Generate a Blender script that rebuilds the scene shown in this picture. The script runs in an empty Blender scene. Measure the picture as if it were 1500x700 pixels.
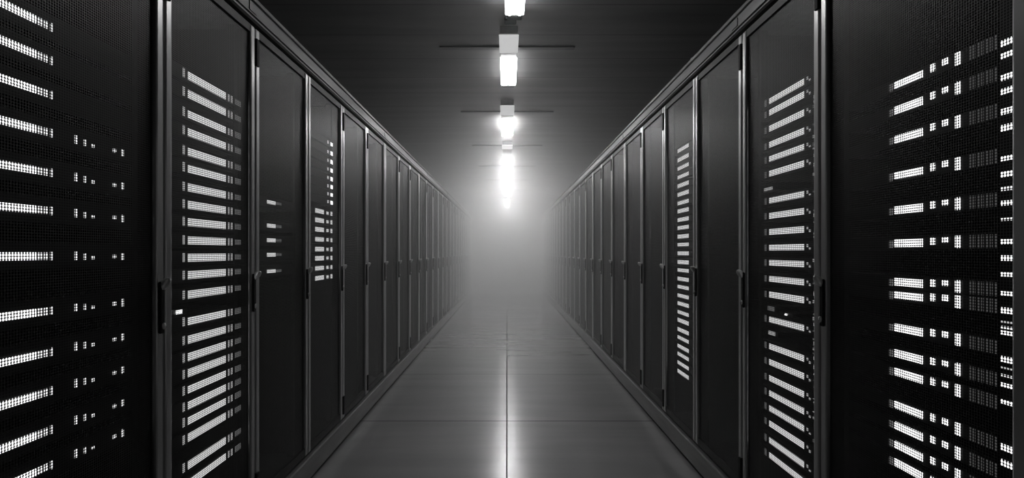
import bpy, bmesh, math, random
from mathutils import Vector
random.seed(7)
C = bpy.context.scene.collection
S = bpy.context.scene

# ------------------------------------------------------------------ camera, world, exposure
EYE = 1.15
F = 833.0
cam = bpy.data.cameras.new('camera')
cam.sensor_width = 36.0
cam.lens = 36.0 * F / 1500.0
cam.shift_x = 7.0 / 1500.0
cam.shift_y = 19.0 / 1500.0
cam.clip_start = 0.02
co = bpy.data.objects.new('camera', cam)
co.location = (0, 0, EYE)
co.rotation_euler = (math.pi / 2, 0, 0)
C.objects.link(co)
S.camera = co

w = bpy.data.worlds.new('world')
w.use_nodes = True
w.node_tree.nodes['Background'].inputs[0].default_value = (0, 0, 0, 1)
w.node_tree.nodes['Background'].inputs[1].default_value = 0
S.world = w
vs = S.view_settings
vs.view_transform = 'Standard'
try: vs.look = 'None'
except Exception: pass
vs.gamma = 1.0
vs.use_curve_mapping = False
vs.exposure = 0.0

cy = S.cycles
cy.use_denoising = True
cy.max_bounces = 8
cy.diffuse_bounces = 3
cy.glossy_bounces = 3
cy.transparent_max_bounces = 16
cy.volume_bounces = 4
cy.volume_step_rate = 1.0
cy.volume_max_steps = 128
cy.sample_clamp_indirect = 4.0
cy.sample_clamp_direct = 0.0

LAMP = 17.0           # radiance of the ceiling lamps
LAMP_FAR = 66.0       # the lamps deeper in the aisle burn brighter
LAMP_DIM = 0.5       # frosted end section
LED = 1.1
CEIL = 2.82
ROW_END = 16.3
ROOM_END = 34.0
ROOM_X = 2.3
FACE = 1.0            # distance of the door faces from the aisle centre
# density of the haze against distance along the aisle (y in metres, value per metre)
HAZE = [(1.5, 0.005), (4.0, 0.022), (7.0, 0.075), (10.0, 0.19), (13.0, 0.33), (17.0, 0.38)]


# ------------------------------------------------------------------ materials
def mat(name, col, rough=0.5, metal=0.0, spec=0.5, emit=None, strength=0.0):
    m = bpy.data.materials.new(name)
    m.use_nodes = True
    b = m.node_tree.nodes['Principled BSDF']
    b.inputs['Base Color'].default_value = (col, col, col, 1)
    b.inputs['Roughness'].default_value = rough
    b.inputs['Metallic'].default_value = metal
    b.inputs['Specular IOR Level'].default_value = spec
    if emit is not None:
        b.inputs['Emission Color'].default_value = (emit, emit, emit, 1)
        b.inputs['Emission Strength'].default_value = strength
    return m


def N(m, t, **kw):
    n = m.node_tree.nodes.new(t)
    for k, v in kw.items():
        setattr(n, k, v)
    return n


def L(m, a, b):
    m.node_tree.links.new(a, b)


def math_node(m, op, a, b=None):
    n = N(m, 'ShaderNodeMath', operation=op)
    for i, v in enumerate((a, b)):
        if v is None: continue
        if hasattr(v, 'is_linked'): L(m, v, n.inputs[i])
        else: n.inputs[i].default_value = v
    return n.outputs[0]


def position(m):
    g = N(m, 'ShaderNodeNewGeometry')
    s = N(m, 'ShaderNodeSeparateXYZ')
    L(m, g.outputs['Position'], s.inputs[0])
    return g.outputs['Position'], s.outputs


def noise_rough(m, scale, lo, hi, stretch=(1, 1, 1), col=None):
    b = m.node_tree.nodes['Principled BSDF']
    pos, _ = position(m)
    mp = N(m, 'ShaderNodeMapping')
    mp.inputs['Scale'].default_value = stretch
    L(m, pos, mp.inputs['Vector'])
    n = N(m, 'ShaderNodeTexNoise')
    n.inputs['Scale'].default_value = scale
    n.inputs['Detail'].default_value = 5
    L(m, mp.outputs[0], n.inputs['Vector'])
    r = N(m, 'ShaderNodeMapRange')
    r.inputs['From Min'].default_value = 0.3
    r.inputs['From Max'].default_value = 0.7
    r.inputs['To Min'].default_value = lo
    r.inputs['To Max'].default_value = hi
    L(m, n.outputs['Fac'], r.inputs['Value'])
    L(m, r.outputs[0], b.inputs['Roughness'])
    if col:
        c = N(m, 'ShaderNodeMapRange')
        c.inputs['From Min'].default_value = 0.3
        c.inputs['From Max'].default_value = 0.7
        c.inputs['To Min'].default_value = col[0]
        c.inputs['To Max'].default_value = col[1]
        L(m, n.outputs['Fac'], c.inputs['Value'])
        return n, c.outputs[0]
    return n, None


# floor: large polished slabs with thin dark seams
M_FLOOR = mat('floor_slabs', 0.16, 0.22, 0.0, 0.9)
_, colv = noise_rough(M_FLOOR, 2.5, 0.19, 0.25, (0.4, 2.5, 1), (0.19, 0.22))
_, xyz = position(M_FLOOR)
dx = math_node(M_FLOOR, 'ABSOLUTE', math_node(M_FLOOR, 'ADD', xyz[0], 0.002))
sx = math_node(M_FLOOR, 'LESS_THAN', dx, 0.0035)
fy = math_node(M_FLOOR, 'FRACT', math_node(M_FLOOR, 'DIVIDE', math_node(M_FLOOR, 'SUBTRACT', xyz[1], 0.17), 1.48))
sy = math_node(M_FLOOR, 'LESS_THAN', math_node(M_FLOOR, 'ABSOLUTE', math_node(M_FLOOR, 'SUBTRACT', fy, 0.5)), 0.0034)
seam = math_node(M_FLOOR, 'MAXIMUM', sx, sy)
mx = N(M_FLOOR, 'ShaderNodeMix', data_type='FLOAT')
L(M_FLOOR, seam, mx.inputs[0]); L(M_FLOOR, colv, mx.inputs[2]); mx.inputs[3].default_value = 0.02
L(M_FLOOR, mx.outputs[0], M_FLOOR.node_tree.nodes['Principled BSDF'].inputs['Base Color'])
_b = M_FLOOR.node_tree.nodes['Principled BSDF']
_d = N(M_FLOOR, 'ShaderNodeBsdfDiffuse'); _d.inputs['Color'].default_value = (0.012, 0.012, 0.012, 1)
_ms = N(M_FLOOR, 'ShaderNodeMixShader')
L(M_FLOOR, seam, _ms.inputs[0]); L(M_FLOOR, _b.outputs[0], _ms.inputs[1]); L(M_FLOOR, _d.outputs[0], _ms.inputs[2])
L(M_FLOOR, _ms.outputs[0], M_FLOOR.node_tree.nodes['Material Output'].inputs['Surface'])
bmp = N(M_FLOOR, 'ShaderNodeBump')
bmp.inputs['Strength'].default_value = 0.5
bmp.inputs['Distance'].default_value = 0.004
L(M_FLOOR, math_node(M_FLOOR, 'SUBTRACT', 1.0, seam), bmp.inputs['Height'])
L(M_FLOOR, bmp.outputs[0], M_FLOOR.node_tree.nodes['Principled BSDF'].inputs['Normal'])

# ceiling: satin panels laid across the aisle
M_CEIL = mat('ceiling_panels', 0.3, 0.4, 0.0, 0.5)
_, colv = noise_rough(M_CEIL, 2.0, 0.35, 0.55, (0.35, 3.0, 1.0), (0.22, 0.38))
_, xyz = position(M_CEIL)
pf = math_node(M_CEIL, 'FRACT', math_node(M_CEIL, 'DIVIDE', math_node(M_CEIL, 'SUBTRACT', xyz[1], 0.38), 0.5325))
ps = math_node(M_CEIL, 'LESS_THAN', math_node(M_CEIL, 'ABSOLUTE', math_node(M_CEIL, 'SUBTRACT', pf, 0.5)), 0.012)
mx = N(M_CEIL, 'ShaderNodeMix', data_type='FLOAT')
L(M_CEIL, ps, mx.inputs[0]); L(M_CEIL, colv, mx.inputs[2]); mx.inputs[3].default_value = 0.16
L(M_CEIL, mx.outputs[0], M_CEIL.node_tree.nodes['Principled BSDF'].inputs['Base Color'])

M_WALL = mat('wall_paint', 0.12, 0.8)
noise_rough(M_WALL, 4, 0.7, 0.9)
M_PLINTH = mat('plinth_metal', 0.20, 0.38, 0.6)
noise_rough(M_PLINTH, 30, 0.32, 0.45, (1, 0.1, 1))
M_FRAME = mat('door_stile_metal', 0.50, 0.3, 0.8)
M_DOOR = mat('door_paint', 0.008, 0.5, 0.0, 0.3)
noise_rough(M_DOOR, 60, 0.42, 0.5)
noise_rough(M_FRAME, 20, 0.29, 0.31, (1, 1, 0.05))
M_RAIL = mat('rail_metal', 0.10, 0.4, 0.7)
noise_rough(M_RAIL, 40, 0.38, 0.5, (1, 0.05, 1))
M_BLACK = mat('black_steel', 0.012, 0.6)
noise_rough(M_BLACK, 30, 0.5, 0.7)
M_RUBBER = mat('black_plastic', 0.006, 0.6, 0.0, 0.12)
noise_rough(M_RUBBER, 80, 0.45, 0.6)
M_CHROME = mat('chrome', 0.95, 0.3, 0.5)
noise_rough(M_CHROME, 50, 0.14, 0.18)
M_SERVER = mat('server_face', 0.008, 0.6, 0.0, 0.3)
noise_rough(M_SERVER, 50, 0.55, 0.65)
M_SERVERTOP = mat('server_case', 0.01, 0.6, 0.0)
noise_rough(M_SERVERTOP, 20, 0.45, 0.55)
M_LAMP = mat('lamp_light', 0.8, 0.5, emit=1.0, strength=LAMP)
M_LAMPFAR = mat('lamp_light_strong', 0.8, 0.5, emit=1.0, strength=LAMP_FAR)
M_LAMPDEEP = mat('lamp_light_deep', 0.8, 0.5, emit=1.0, strength=LAMP_FAR * 0.62)
M_LAMPDIM = mat('frosted_cover', 0.7, 0.5, emit=1.0, strength=LAMP_DIM)
M_LED = mat('light_bar', 0.3, 0.5, emit=1.0, strength=LED)
M_LEDHI = mat('light_bar_bright', 0.3, 0.5, emit=1.0, strength=LED * 2.6)
M_LEDMID = mat('light_bar_soft', 0.3, 0.5, emit=1.0, strength=LED * 0.45)
M_LEDLOW = mat('light_bar_faint', 0.3, 0.5, emit=1.0, strength=LED * 0.12)

M_VENTGLOW = mat('vent_backlight_glow', 0.3, 0.5, emit=1.0, strength=LED * 0.05)  # light from behind the server vents, put in as faint emission

# perforated sheet: staggered round holes cut by transparency
def perforated(name, py, pz, r):
    m = mat(name, 0.02, 0.4, 0.0, 0.4)
    nt = m.node_tree
    b = nt.nodes['Principled BSDF']; out = nt.nodes['Material Output']
    _, p = position(m)
    def cell(off):
        a = math_node(m, 'SUBTRACT', math_node(m, 'FRACT', math_node(m, 'ADD', math_node(m, 'DIVIDE', p[1], py), off)), 0.5)
        c = math_node(m, 'SUBTRACT', math_node(m, 'FRACT', math_node(m, 'ADD', math_node(m, 'DIVIDE', p[2], pz), off)), 0.5)
        a = math_node(m, 'MULTIPLY', a, py); c = math_node(m, 'MULTIPLY', c, pz)
        d = math_node(m, 'SQRT', math_node(m, 'ADD', math_node(m, 'MULTIPLY', a, a), math_node(m, 'MULTIPLY', c, c)))
        return math_node(m, 'LESS_THAN', d, r)
    hole = cell(0.0)
    t = N(m, 'ShaderNodeBsdfTransparent')
    s = N(m, 'ShaderNodeMixShader')
    L(m, hole, s.inputs[0]); L(m, b.outputs[0], s.inputs[1]); L(m, t.outputs[0], s.inputs[2])
    L(m, s.outputs[0], out.inputs['Surface'])
    return m
M_MESH = perforated('perforated_steel', 0.0072, 0.0062, 0.0024)

M_HAZE = bpy.data.materials.new('haze')
M_HAZE.use_nodes = True
nt = M_HAZE.node_tree
nt.nodes.clear()
out = nt.nodes.new('ShaderNodeOutputMaterial')
sc_ = nt.nodes.new('ShaderNodeVolumeScatter')
sc_.inputs['Color'].default_value = (0.985, 0.985, 0.985, 1)
sc_.inputs['Anisotropy'].default_value = 0.2
nt.links.new(sc_.outputs[0], out.inputs['Volume'])
_, hp = position(M_HAZE)
fc = nt.nodes.new('ShaderNodeFloatCurve')
Y1 = 20.0
DM = HAZE[-1][1]
cu = fc.mapping.curves[0]
pts = [(0.0, HAZE[0][1] / DM)] + [(y / Y1, d / DM) for y, d in HAZE] + [(1.0, 1.0)]
while len(cu.points) < len(pts): cu.points.new(0.5, 0.5)
for pnt, (a, b_) in zip(cu.points, pts):
    pnt.location = (a, b_); pnt.handle_type = 'VECTOR'
fc.mapping.update()
yy = math_node(M_HAZE, 'MINIMUM', math_node(M_HAZE, 'DIVIDE', hp[1], Y1), 1.0)
L(M_HAZE, yy, fc.inputs['Value'])
L(M_HAZE, math_node(M_HAZE, 'MULTIPLY', fc.outputs[0], DM), sc_.inputs['Density'])


# ------------------------------------------------------------------ mesh helpers
def box(bm, x0, x1, y0, y1, z0, z1, bev=0.0):
    x0, x1 = sorted((x0, x1)); y0, y1 = sorted((y0, y1)); z0, z1 = sorted((z0, z1))
    r = bmesh.ops.create_cube(bm, size=1.0)
    vs_ = r['verts']
    for v in vs_:
        v.co = Vector(((x0 + x1) / 2 + v.co.x * (x1 - x0), (y0 + y1) / 2 + v.co.y * (y1 - y0), (z0 + z1) / 2 + v.co.z * (z1 - z0)))
    if bev > 0:
        es = list({e for v in vs_ for e in v.link_edges})
        bmesh.ops.bevel(bm, geom=es, offset=bev, segments=2, affect='EDGES', profile=0.5)


def prism_y(bm, pts, y0, y1):
    """extrude a closed x,z outline along y"""
    a = [bm.verts.new((x, y0, z)) for x, z in pts]
    b = [bm.verts.new((x, y1, z)) for x, z in pts]
    n = len(pts)
    bm.faces.new(a); bm.faces.new(b[::-1])
    for i in range(n):
        bm.faces.new((a[i], b[i], b[(i + 1) % n], a[(i + 1) % n]))
    bmesh.ops.recalc_face_normals(bm, faces=bm.faces)


def tube(bm, p0, p1, r, seg=14):
    p0 = Vector(p0); p1 = Vector(p1)
    d = p1 - p0
    res = bmesh.ops.create_cone(bm, cap_ends=True, segments=seg, radius1=r, radius2=r, depth=d.length)
    q = Vector((0, 0, 1)).rotation_difference(d.normalized())
    for v in res['verts']:
        v.co = q @ v.co + (p0 + p1) / 2


def mesh(name, bm, m, smooth=False):
    me = bpy.data.meshes.new(name)
    bm.normal_update()
    bm.to_mesh(me); bm.free()
    me.materials.append(m)
    if smooth:
        for p in me.polygons: p.use_smooth = True
    return me


def obj(name, bm, m, parent=None, loc=(0, 0, 0), smooth=False):
    o = bpy.data.objects.new(name, mesh(name, bm, m, smooth))
    o.location = loc
    o.parent = parent
    C.objects.link(o)
    return o


def thing(name, label, cat, loc=(0, 0, 0), group=None):
    o = bpy.data.objects.new(name, None)
    o.empty_display_size = 0.1
    o.location = loc
    tag(o, label, cat, group)
    C.objects.link(o)
    return o


def tag(o, label, cat, group=None, kind=None):
    o['label'] = label; o['category'] = cat
    if group: o['group'] = group
    if kind: o['kind'] = kind


def struct(name, bm, m):
    o = obj(name, bm, m)
    o['kind'] = 'structure'
    return o


def copy_tree(o, parent=None):
    c = o.copy()
    C.objects.link(c)
    c.parent = parent
    for ch in list(o.children):
        copy_tree(ch, c)
    return c


ORD = ['', 'first', 'second', 'third', 'fourth', 'fifth', 'sixth', 'seventh', 'eighth', 'ninth', 'tenth', 'eleventh',
       'twelfth', 'thirteenth', 'fourteenth', 'fifteenth', 'sixteenth', 'seventeenth', 'eighteenth', 'nineteenth',
       'twentieth', 'twenty-first', 'twenty-second', 'twenty-third', 'twenty-fourth', 'twenty-fifth', 'twenty-sixth',
       'twenty-seventh', 'twenty-eighth', 'twenty-ninth', 'thirtieth']

# ------------------------------------------------------------------ room shell
Y0 = -1.0
bm = bmesh.new(); box(bm, -ROOM_X, ROOM_X, Y0, ROOM_END, -0.1, 0.0); struct('floor', bm, M_FLOOR)
bm = bmesh.new(); box(bm, -ROOM_X, ROOM_X, Y0, ROOM_END, CEIL, CEIL + 0.1); struct('ceiling', bm, M_CEIL)
bm = bmesh.new(); box(bm, -ROOM_X - 0.1, -ROOM_X, Y0, ROOM_END, -0.1, CEIL + 0.1); struct('wall_left', bm, M_WALL)
bm = bmesh.new(); box(bm, ROOM_X, ROOM_X + 0.1, Y0, ROOM_END, -0.1, CEIL + 0.1); struct('wall_right', bm, M_WALL)
bm = bmesh.new(); box(bm, -ROOM_X - 0.1, ROOM_X + 0.1, ROOM_END, ROOM_END + 0.1, -0.1, CEIL + 0.1); struct('wall_far', bm, M_WALL)
bm = bmesh.new(); box(bm, -ROOM_X - 0.1, ROOM_X + 0.1, Y0 - 0.1, Y0, -0.1, CEIL + 0.1); struct('wall_near', bm, M_WALL)

# short shallow ribs across the lamp line
k = 0
yb = 4.64 - 2.13 * 2
while yb < ROOM_END - 1:
    k += 1
    bm = bmesh.new(); box(bm, -0.55, 0.55, yb - 0.03, yb + 0.03, CEIL - 0.012, CEIL, 0.004)
    struct('trim_%d' % k, bm, M_PLINTH)
    yb += 2.13

# plinth strips under the rows, with a dark shadow gap along the floor
for s, side in ((-1, 'left'), (1, 'right')):
    bm = bmesh.new()
    prism_y(bm, [(s * 1.06, 0.0), (s * 1.045, 0.0), (s * 1.045, 0.020), (s * 0.985, 0.020), (s * 0.985, 0.118), (s * 0.99, 0.124), (s * 1.06, 0.124)], Y0, ROW_END)
    struct('baseboard_' + side, bm, M_PLINTH)


# ------------------------------------------------------------------ server cabinets
def make_cabinet(s, wid, top, name, hinges=True):
    """local frame: y runs along the aisle from 0 to wid, x outwards, z up"""
    root = thing(name, '', 'server cabinet')
    bm = bmesh.new()
    xf, xb = s * 0.03, s * 1.05
    g = 0.002
    box(bm, xf, xb, g, 0.012, 0.126, top)
    box(bm, xf, xb, wid - 0.012, wid - g, 0.126, top)
    box(bm, xf, xb, 0.012, wid - 0.012, top - 0.015, top)
    box(bm, xf, xb, 0.012, wid - 0.012, 0.126, 0.141)
    box(bm, s * 1.035, xb, 0.012, wid - 0.012, 0.141, top - 0.015)
    obj('carcass', bm, M_BLACK, root)
    # mounting posts inside
    for y in (0.05, wid - 0.05):
        bm = bmesh.new()
        box(bm, s * 0.055, s * 0.085, y - 0.012, y + 0.012, 0.141, top - 0.015)
        obj('mounting_post', bm, M_BLACK, root)
    # door
    z0, z1 = 0.135, top - 0.004
    st = 0.036
    a, b = 0.0035, wid - 0.0035
    bm = bmesh.new()
    x0, x1 = s * 0.004, s * 0.022
    ya, yb_ = a + st - 0.012, b - st + 0.012
    box(bm, x0, x1, ya, yb_, z1 - 0.03, z1)
    box(bm, x0, x1, ya, yb_, z0, z0 + 0.04)
    box(bm, s * 0.014, x1, ya, ya + 0.02, z0 + 0.04, z1 - 0.03)
    box(bm, s * 0.014, x1, yb_ - 0.02, yb_, z0 + 0.04, z1 - 0.03)
    d = obj('door', bm, M_DOOR, root)
    for u in (a, b - st):
        bm = bmesh.new()
        box(bm, 0, s * 0.024, u, u + st, z0, z1, 0.007)
        obj('stile', bm, M_FRAME, d)
    bm = bmesh.new()
    box(bm, s * 0.0115, s * 0.0125, a + st - 0.002, b - st + 0.002, z0 + 0.038, z1 - 0.028)
    # keep only the outer sheet face
    dead = [f for f in bm.faces if f.normal.x * s > -0.5]
    bmesh.ops.delete(bm, geom=dead, context='FACES')
    obj('perforated_panel', bm, M_MESH, d)
    # swing handle on the far stile
    bm = bmesh.new()
    yh = b - st / 2
    box(bm, 0, -s * 0.008, yh - 0.011, yh + 0.011, 0.915, 1.065, 0.004)
    h = obj('handle', bm, M_RUBBER, d)
    h['label'] = 'black swing handle with chrome tips'
    bm = bmesh.new()
    bmesh.ops.create_uvsphere(bm, u_segments=16, v_segments=10, radius=1.0)
    for v in bm.verts:
        v.co = Vector((-s * 0.014 + v.co.x * 0.016 - s * v.co.z * 0.009, yh + v.co.y * 0.009, 1.058 + v.co.z * 0.018))
    obj('latch', bm, M_CHROME, d, smooth=True)
    # cam at the lower end of the handle
    bm = bmesh.new()
    bmesh.ops.create_uvsphere(bm, u_segments=12, v_segments=8, radius=1.0)
    for v in bm.verts:
        v.co = Vector((-s * 0.010 + v.co.x * 0.007, yh + v.co.y * 0.006, 0.937 + v.co.z * 0.010))
    obj('lock_cam', bm, M_CHROME, d, smooth=True)
    if hinges:
        for zc in (top - 0.10, 0.215):
            bm = bmesh.new()
            box(bm, -s * 0.006, s * 0.02, 0.0005, 0.024, zc - 0.055, zc + 0.055, 0.003)
            hg = obj('hinge', bm, M_RUBBER, d)
    return root


TOP = {-1: 2.045, 1: 2.085}
cab_y = {-1: [1.06], 1: [1.09]}
y = 1.66
while y < ROW_END - 0.3: cab_y[-1].append(y); y += 0.6
END_L = y
y = 1.82
while y < ROW_END - 0.3: cab_y[1].append(y); y += 0.605
END_R = y
for s, side in ((-1, 'left'), (1, 'right')):
    pitch = 0.6 if s < 0 else 0.605
    near = make_cabinet(s, cab_y[s][1] - cab_y[s][0], TOP[s], 'server_cabinet', hinges=False)
    near.location = (s * FACE, cab_y[s][0], 0)
    near['group'] = 'server cabinets along the %s side of the aisle' % side
    near['label'] = ('nearest cabinet on the left, black perforated door with long thin light bars' if s < 0 else
                     'nearest cabinet on the right, black perforated door with thick bright bars and dotted blocks')
    ph = make_cabinet(s, pitch, TOP[s], 'server_cabinet', True)
    pn = None
    special = {(-1, 1): 'second cabinet on the left, black perforated door showing a full ladder of white bars',
               (-1, 2): 'third cabinet on the left, dark door with five faint bars at handle height',
               (-1, 3): 'fourth cabinet on the left, eight short bars below a column of tiny lights',
               (1, 1): 'second cabinet on the right, full ladder of white bars beside a dotted light strip',
               (1, 2): 'third cabinet on the right, wholly dark perforated door between two lit cabinets',
               (1, 3): 'fourth cabinet on the right, narrow ladder of short white bars'}
    for i, yc in enumerate(cab_y[s][1:], 1):
        c = ph if i == 1 else copy_tree(ph)
        c.location = (s * FACE, yc, 0)
        if i % 3 == 0 or (s > 0 and i == 4):
            # some doors hang on concealed hinges
            for ch in list(c.children):
                if ch.name.startswith('door'):
                    for g_ in list(ch.children):
                        if g_.name.startswith('hinge') and i % 3 == 0:
                            bpy.data.objects.remove(g_)
        c['group'] = 'server cabinets along the %s side of the aisle' % side
        c['label'] = special.get((s, i), 'dark unlit perforated-door cabinet, %s from the camera in the %s row%s' % (
            ORD[i + 1], side, ', fading into haze' if i > 7 else ''))

# fascia rail running over the doors
for s, side, yend in ((-1, 'left', END_L), (1, 'right', END_R)):
    t = TOP[s]
    root = thing('header_rail', 'long grey metal rail running along the top of the %s row of cabinets' % side, 'rail',
                 (s * FACE, 0, t), 'rails over the cabinet rows')
    bm = bmesh.new()
    f = -0.015
    prof = [(0.05, 0.004), (f + 0.008, 0.004), (f, 0.010), (f, 0.016), (f + 0.006, 0.018), (f + 0.006, 0.024), (f, 0.026),
            (f, 0.072), (f - 0.008, 0.076), (f - 0.010, 0.088), (f - 0.004, 0.092), (0.05, 0.092)]
    prism_y(bm, [(s * x, z) for x, z in prof], Y0 + 0.05, yend)
    obj('fascia', bm, M_RAIL, root)
    # splice plates where rail lengths meet
    y = 2.2 if s < 0 else 2.46
    while y < yend:
        bm = bmesh.new()
        box(bm, s * (f - 0.003), s * f, y - 0.03, y + 0.03, 0.032, 0.068, 0.001)
        obj('splice_plate', bm, M_RAIL, root)
        y += 2.4

# conduit clipped along the top of the right row
root = thing('cable_conduit', 'thin pale conduit clipped on top of the right row of cabinets', 'conduit', (1.035, 0, TOP[1] + 0.092))
bm = bmesh.new(); tube(bm, (0, 1.4, 0.030), (0, 12.0, 0.030), 0.014); obj('tube', bm, M_RAIL, root, smooth=True)
for i in range(8):
    bm = bmesh.new(); yk = 1.8 + i * 1.35
    box(bm, -0.02, 0.02, yk - 0.012, yk + 0.012, 0.0, 0.018, 0.002)
    box(bm, -0.018, 0.018, yk - 0.012, yk + 0.012, 0.018, 0.047, 0.004)
    obj('clip', bm, M_PLINTH, root)


# ------------------------------------------------------------------ servers seen through the doors
SRV_X = 1.055


def zpx(py, px):
    """height of an image row on the plane of the server faces"""
    Y = SRV_X * F / abs(px - 743.0)
    return EYE - (py - 369.0) * Y / F


def ypx(px):
    return SRV_X * F / abs(px - 743.0)


def make_server(s, y0, y1, h, parts, name='rack_server', depth=0.7):
    """parts: (part_name, ya, yb, dz, height, material); origin at the centre of the face"""
    yc = (y0 + y1) / 2
    root = thing(name, '', 'server')
    bm = bmesh.new()
    box(bm, s * 0.004, s * depth, y0 - yc + 0.006, y1 - yc - 0.006, -h / 2, h / 2)
    obj('case', bm, M_SERVERTOP, root)
    bm = bmesh.new()
    box(bm, 0, s * 0.004, y0 - yc, y1 - yc, -h / 2, h / 2, 0.001)
    obj('faceplate', bm, M_SERVER, root)
    for pn_, ya, yb_, dz, hh, m in parts:
        bm = bmesh.new()
        if pn_ == 'vent_slots':  # row of vent slots; their material glows to stand for light behind them
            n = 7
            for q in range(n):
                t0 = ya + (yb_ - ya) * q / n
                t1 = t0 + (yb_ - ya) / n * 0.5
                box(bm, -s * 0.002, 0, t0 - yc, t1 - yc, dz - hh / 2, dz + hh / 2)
        else:
            box(bm, -s * 0.002, 0, ya - yc, yb_ - yc, dz - hh / 2, dz + hh / 2, 0.0006)
        obj(pn_, bm, m, root)
    return root, yc


def stack(s, y0, y1, h, parts, zs, where, desc, group, skip=None, name='rack_server'):
    proto, yc = make_server(s, y0, y1, h, parts, name)
    for i, z in enumerate(zs):
        o = proto if i == 0 else copy_tree(proto)
        o.location = (s * SRV_X, yc, z)
        o['label'] = '%s, %s from top in %s' % (desc, ORD[i + 1], where)
        o['group'] = group
        if skip and i in skip:
            for ch in list(o.children):
                if any(ch.name.startswith(q) for q in skip[i]):
                    bpy.data.objects.remove(ch)


def P(name, xa, xb, dz, hh, m):
    a, b = sorted((ypx(xa), ypx(xb)))
    return (name, a, b, dz, hh, m)


# left, nearest cabinet
ys = [40, 89, 139, 195, 253, 309, 375, 455, 515, 572, 629, 681]
zs = [zpx(v, 75) for v in ys]
stack(-1, 1.085, 1.61, 0.06, [
    P('light_bar', -40, 52, 0, 0.017, M_LEDHI),
    P('status_light', 55, 61, 0, 0.017, M_LED), P('status_light', 64, 69, 0, 0.017, M_LED), P('status_light', 73, 76, 0, 0.019, M_LED),
    P('status_light', 109, 113, 0, 0.020, M_LED), P('status_light', 122.5, 125, -0.002, 0.016, M_LED),
    P('status_light', 134, 137.5, -0.005, 0.008, M_LED), P('status_light', 165, 169.5, -0.003, 0.010, M_LED),
    P('status_light', 178, 180.5, -0.003, 0.020, M_LED)],
    zs, 'nearest left cabinet', 'dark server with long thin light bar', 'servers in the nearest left cabinet',
    skip={})
# the top three units have no dots at their far end
dead = []
for o in C.objects:
    if o.name.startswith('rack_server') and o.location.x < 0 and o.location.z > 1.45:
        dead += [ch for ch in o.children if ch.name.startswith('status_light')
                 and max(v.co.y for v in ch.data.vertices) + o.location.y > 1.36]
for ch in dead:
    bpy.data.objects.remove(ch)

# left, second cabinet
ys = [126, 151, 179, 204, 231, 254, 280, 304, 328, 353, 377, 401, 428, 465, 490, 514, 536, 559, 581, 602, 625, 663, 688]
zs = [zpx(v, 303) for v in ys]
stack(-1, 1.69, 2.23, 0.046, [
    P('light_bar', 275, 330, 0, 0.026, M_LED), P('status_light', 267, 270, 0.002, 0.030, M_LEDMID),
    P('status_light', 333.5, 335.5, 0, 0.026, M_LEDMID), P('status_light', 338, 340, 0, 0.026, M_LEDMID),
    P('side_window', 344, 352, 0, 0.022, M_LEDLOW)],
    zs, 'second left cabinet', 'slim server with wide white light bar', 'servers in the second left cabinet')
# left, third cabinet
zs = [zpx(v, 400) for v in (297, 331, 352, 373, 397)]
stack(-1, 2.29, 2.83, 0.046, [P('light_bar', 391, 403, 0, 0.016, M_LED), P('side_window', 404, 412, 0, 0.012, M_LEDLOW)],
      zs, 'third left cabinet', 'slim server with faint grey light bar', 'servers in the third left cabinet')
# left, fourth cabinet
zs = [zpx(v, 475) for v in (205, 219, 232, 245, 258, 270, 282, 294)]
stack(-1, 2.89, 3.43, 0.042, [P('status_light', 484, 487, 0, 0.022, M_LEDHI), P('status_light', 479.5, 481, 0, 0.018, M_LED)],
      zs, 'fourth left cabinet', 'unlit slim server with tiny light', 'upper servers in the fourth left cabinet', name='storage_server')
zs = [zpx(v, 475) for v in (311, 324, 337, 351, 365, 378, 392, 406)]
stack(-1, 2.89, 3.43, 0.042, [P('light_bar', 461.5, 474, 0, 0.024, M_LED), P('status_light', 478, 481, 0, 0.018, M_LED),
      P('status_light', 484, 486.5, 0, 0.024, M_LED)],
      zs, 'fourth left cabinet below the unlit ones', 'server with short bar', 'lit servers in the fourth left cabinet')
# right, nearest cabinet
ys = [117, 155, 199, 254, 306, 356, 414, 434, 483, 522, 550, 600, 631, 660, 687]
zs = [zpx(v, 1331) for v in ys]
stack(1, 1.235, 1.77, 0.034, [
    P('light_bar', 1311, 1352, 0, 0.020, M_LEDHI), P('status_light', 1303, 1308, -0.002, 0.020, M_LEDLOW),
    P('status_light', 1363, 1370, 0.004, 0.018, M_LEDHI), P('status_light', 1381, 1389, 0.006, 0.014, M_LEDHI),
    P('status_light', 1400, 1407, 0.000, 0.029, M_LEDHI), P('vent_slots', 1417, 1461, 0, 0.03, M_VENTGLOW)],
    zs, 'nearest right cabinet', 'dark server with thick glaring light bar', 'servers in the nearest right cabinet')
# right, second cabinet
ys = [134, 152, 177, 202, 224, 247, 289, 313, 338, 362, 386, 411, 435, 474, 516, 540, 565, 589, 612, 636, 662, 685]
zs = [zpx(v, 1152) for v in ys]
stack(1, 1.95, 2.40, 0.040, [
    P('light_bar', 1127, 1178, 0, 0.023, M_LED), P('status_light', 1120.5, 1123, 0, 0.026, M_LEDLOW),
    P('status_light', 1182, 1184, 0.004, 0.010, M_LEDMID), P('status_light', 1185.5, 1187.5, -0.006, 0.008, M_LEDMID)],
    zs, 'second right cabinet', 'slim server with wide white light bar', 'servers in the second right cabinet')
# right, fourth cabinet
ys = [217, 231, 244, 257, 270, 283, 296, 308, 321, 333, 346, 358, 371, 384, 396, 409, 421, 434, 446, 459, 471, 485, 497, 510, 522, 535, 548]
zs = [zpx(v, 1001) for v in ys]
stack(1, 3.06, 3.60, 0.040, [P('light_bar', 993, 1009, 0, 0.022, M_LED)],
      zs, 'fourth right cabinet', 'slim server with short white light bar', 'servers in the fourth right cabinet')

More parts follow.
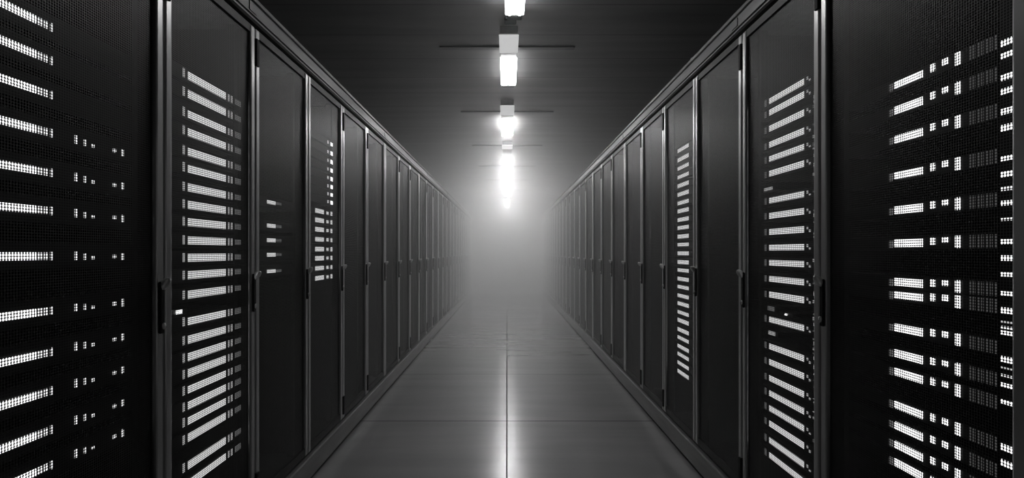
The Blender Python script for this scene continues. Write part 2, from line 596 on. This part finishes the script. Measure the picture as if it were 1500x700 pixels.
# small odd units
def small_unit(s, px, py, wpx, hh, m, label, name='network_switch', cat='network switch'):
    Yc = ypx(px)
    root = thing(name, label, cat, (s * SRV_X, Yc, zpx(py, px)))
    bm = bmesh.new(); box(bm, s * 0.001, s * 0.18, -0.05, 0.05, -hh / 2 - 0.003, hh / 2 + 0.003, 0.001); obj('case', bm, M_SERVERTOP, root)
    a = abs(ypx(px - wpx / 2) - ypx(px + wpx / 2)) / 2
    bm = bmesh.new(); box(bm, -s * 0.003, s * 0.001, -a, a, -hh / 2, hh / 2, 0.001); obj('indicator_window', bm, m, root)


small_unit(-1, 262, 457, 9, 0.012, M_LEDHI, 'small unit with one bright lamp in the gap of the second left cabinet ladder')
small_unit(1, 1126, 277, 11, 0.012, M_LEDMID, 'small unit with grey window high in the second right cabinet')
small_unit(1, 1130, 452, 9, 0.016, M_LEDLOW, 'small unit with dim square window in the second right cabinet')
small_unit(1, 1131, 488, 9, 0.014, M_LEDMID, 'small unit with split grey window under the dim square one, second right cabinet')
small_unit(1, 1151.5, 460.5, 3, 0.006, M_LEDHI, 'tiny unit with a single bright dot in the second right cabinet')

# vertical power strip in the second right cabinet
YP = ypx(1193)
root = thing('power_strip', 'slim vertical power strip with a dotted column of lights in the second right cabinet', 'power strip', (SRV_X, YP, 0.2))
bm = bmesh.new(); box(bm, 0, 0.05, -0.022, 0.013, 0, 1.72, 0.002); obj('housing', bm, M_RUBBER, root)
z = 0.46
cnt = 0
while z < 1.70 and cnt < 95:
    hh = random.choice((0.004, 0.006, 0.010, 0.014))
    bm = bmesh.new(); yo = random.choice((-0.004, 0.0, 0.004))
    box(bm, -0.002, 0, yo - 0.0025, yo + 0.0025, z - 0.2, z - 0.2 + hh)
    obj('indicator_light', bm, random.choice((M_LEDLOW, M_LEDMID, M_LEDMID)), root)
    z += hh + random.choice((0.006, 0.008, 0.016)); cnt += 1

# vertical outlet strip in the nearest right cabinet
YA, YB = ypx(1487), ypx(1466)
YC = (YA + YB) / 2
root = thing('power_strip', 'wide vertical power strip with lit outlets at the near edge of the nearest right cabinet', 'power strip', (SRV_X, YC, 0.2))
bm = bmesh.new(); box(bm, 0, 0.06, -(YB - YA) / 2 - 0.008, (YB - YA) / 2 + 0.004, 0, 1.75, 0.002); obj('housing', bm, M_RUBBER, root)
for v, hh, m in ((61, .014, M_LEDHI), (80, .012, M_LEDHI), (112, .012, M_LEDHI), (132, .012, M_LEDHI), (162, .012, M_LEDHI), (186, .013, M_LEDHI),
              (231, .010, M_LEDHI), (255, .012, M_LEDHI), (276, .008, M_LED), (297, .010, M_LEDHI), (321, .006, M_LED), (354, .010, M_LEDHI),
              (378, .011, M_LEDHI), (402, .008, M_LEDHI), (430, .008, M_LEDHI), (455, .012, M_LEDHI), (472, .004, M_LEDMID), (480, .006, M_LED), (488, .008, M_LEDHI),
              (527, .012, M_LEDHI), (540, .004, M_LEDMID), (551, .005, M_LED), (565, .008, M_LEDHI), (590, .008, M_LEDHI), (657, .013, M_LEDHI), (680, .013, M_LEDHI)):
    bm = bmesh.new()
    z = zpx(v, 1476) - 0.2
    box(bm, -0.002, 0, -(YB - YA) / 2 + 0.002, (YB - YA) / 2, z - hh / 2, z + hh / 2, 0.0008)
    obj('outlet_light', bm, m, root)

# ------------------------------------------------------------------ ceiling lamps
LAMPS = [  # x centre, dim start, dim end, bright start, bright end, width
    (0.050, None, None, 2.85, 3.84, 0.125),
    (0.012, 4.22, 4.58, 4.72, 5.46, 0.140),
    (0.000, 6.26, 6.66, 6.98, 7.84, 0.150),
    (0.000, 8.55, 8.85, 9.60, 10.70, 0.150),
    (0.000, 11.2, 11.5, 11.8, 13.2, 0.150),
    (0.000, None, None, 14.6, 16.2, 0.150),
    (0.000, None, None, 17.4, 20.4, 0.150),
    (0.000, None, None, 24.0, 25.5, 0.150),
    (0.000, None, None, 30.0, 31.5, 0.150)]
WH = ['nearest the camera, cut by the photo top edge', 'second from the camera with frosted section before it',
      'third from the camera, smaller bright block', 'fourth from the camera, small bright block', 'fifth from the camera, deep in the aisle',
      'sixth from the camera, blurred by haze', 'seventh from the camera, long and blurred by haze', 'eighth from the camera, lost in haze',
      'farthest from the camera, lost in haze']
for (x, d0, d1, b0, b1, wd), wh in zip(LAMPS, WH):
    ml = (M_LAMPDEEP if b0 > 11 else M_LAMPFAR) if b0 > 6 else M_LAMP
    s0 = d0 if d0 else b0
    root = thing('ceiling_lamp', 'white ceiling lamp, ' + wh, 'lamp', (x, (s0 + b1) / 2, CEIL), 'strip lamps along the ceiling')
    yc = (s0 + b1) / 2
    h = wd / 2
    bm = bmesh.new(); box(bm, -h * 0.96, h * 0.96, s0 - yc - 0.02, b1 - yc + 0.10, -0.056, 0, 0.003); obj('housing', bm, M_PLINTH, root)
    bm = bmesh.new(); box(bm, -h, h, b0 - yc, b1 - yc, -0.070, -0.056, 0.003); obj('diffuser', bm, ml, root)
    for q in (-1, 1):
        bm = bmesh.new(); tube(bm, (q * h * 0.55, b1 - yc, -0.058), (q * h * 0.55, b1 - yc + 0.015, -0.058), 0.012)
        obj('tube_end', bm, ml, root)
    bm = bmesh.new(); box(bm, -h * 0.8, h * 0.8, b1 - yc + 0.035, b1 - yc + 0.10, -0.066, -0.046, 0.004); obj('end_cap', bm, M_RUBBER, root)
    if d0:
        bm = bmesh.new(); box(bm, -h * 1.05, h * 1.05, d0 - yc, d1 - yc, -0.07, -0.056, 0.003)
        o = obj('frosted_cover', bm, M_LAMPDIM, root); o['label'] = 'dim frosted end section of the lamp'

# small dark sensor between the first two lamps
root = thing('smoke_detector', 'small dark detector on the ceiling between the two nearest lamps', 'detector', (0.022, 4.03, CEIL))
bm = bmesh.new(); box(bm, -0.03, 0.03, -0.03, 0.03, -0.014, 0, 0.004); obj('base', bm, M_PLINTH, root)
bm = bmesh.new(); box(bm, -0.043, 0.043, -0.045, 0.045, -0.045, -0.014, 0.01); obj('housing', bm, M_RUBBER, root)

# ------------------------------------------------------------------ haze filling the far aisle
bm = bmesh.new(); box(bm, -ROOM_X + 0.01, ROOM_X - 0.01, 1.2, ROOM_END - 0.02, 0.003, CEIL - 0.003)
hz = obj('haze', bm, M_HAZE)
tag(hz, 'pale grey haze thickening towards the far end of the aisle', 'haze', kind='stuff')
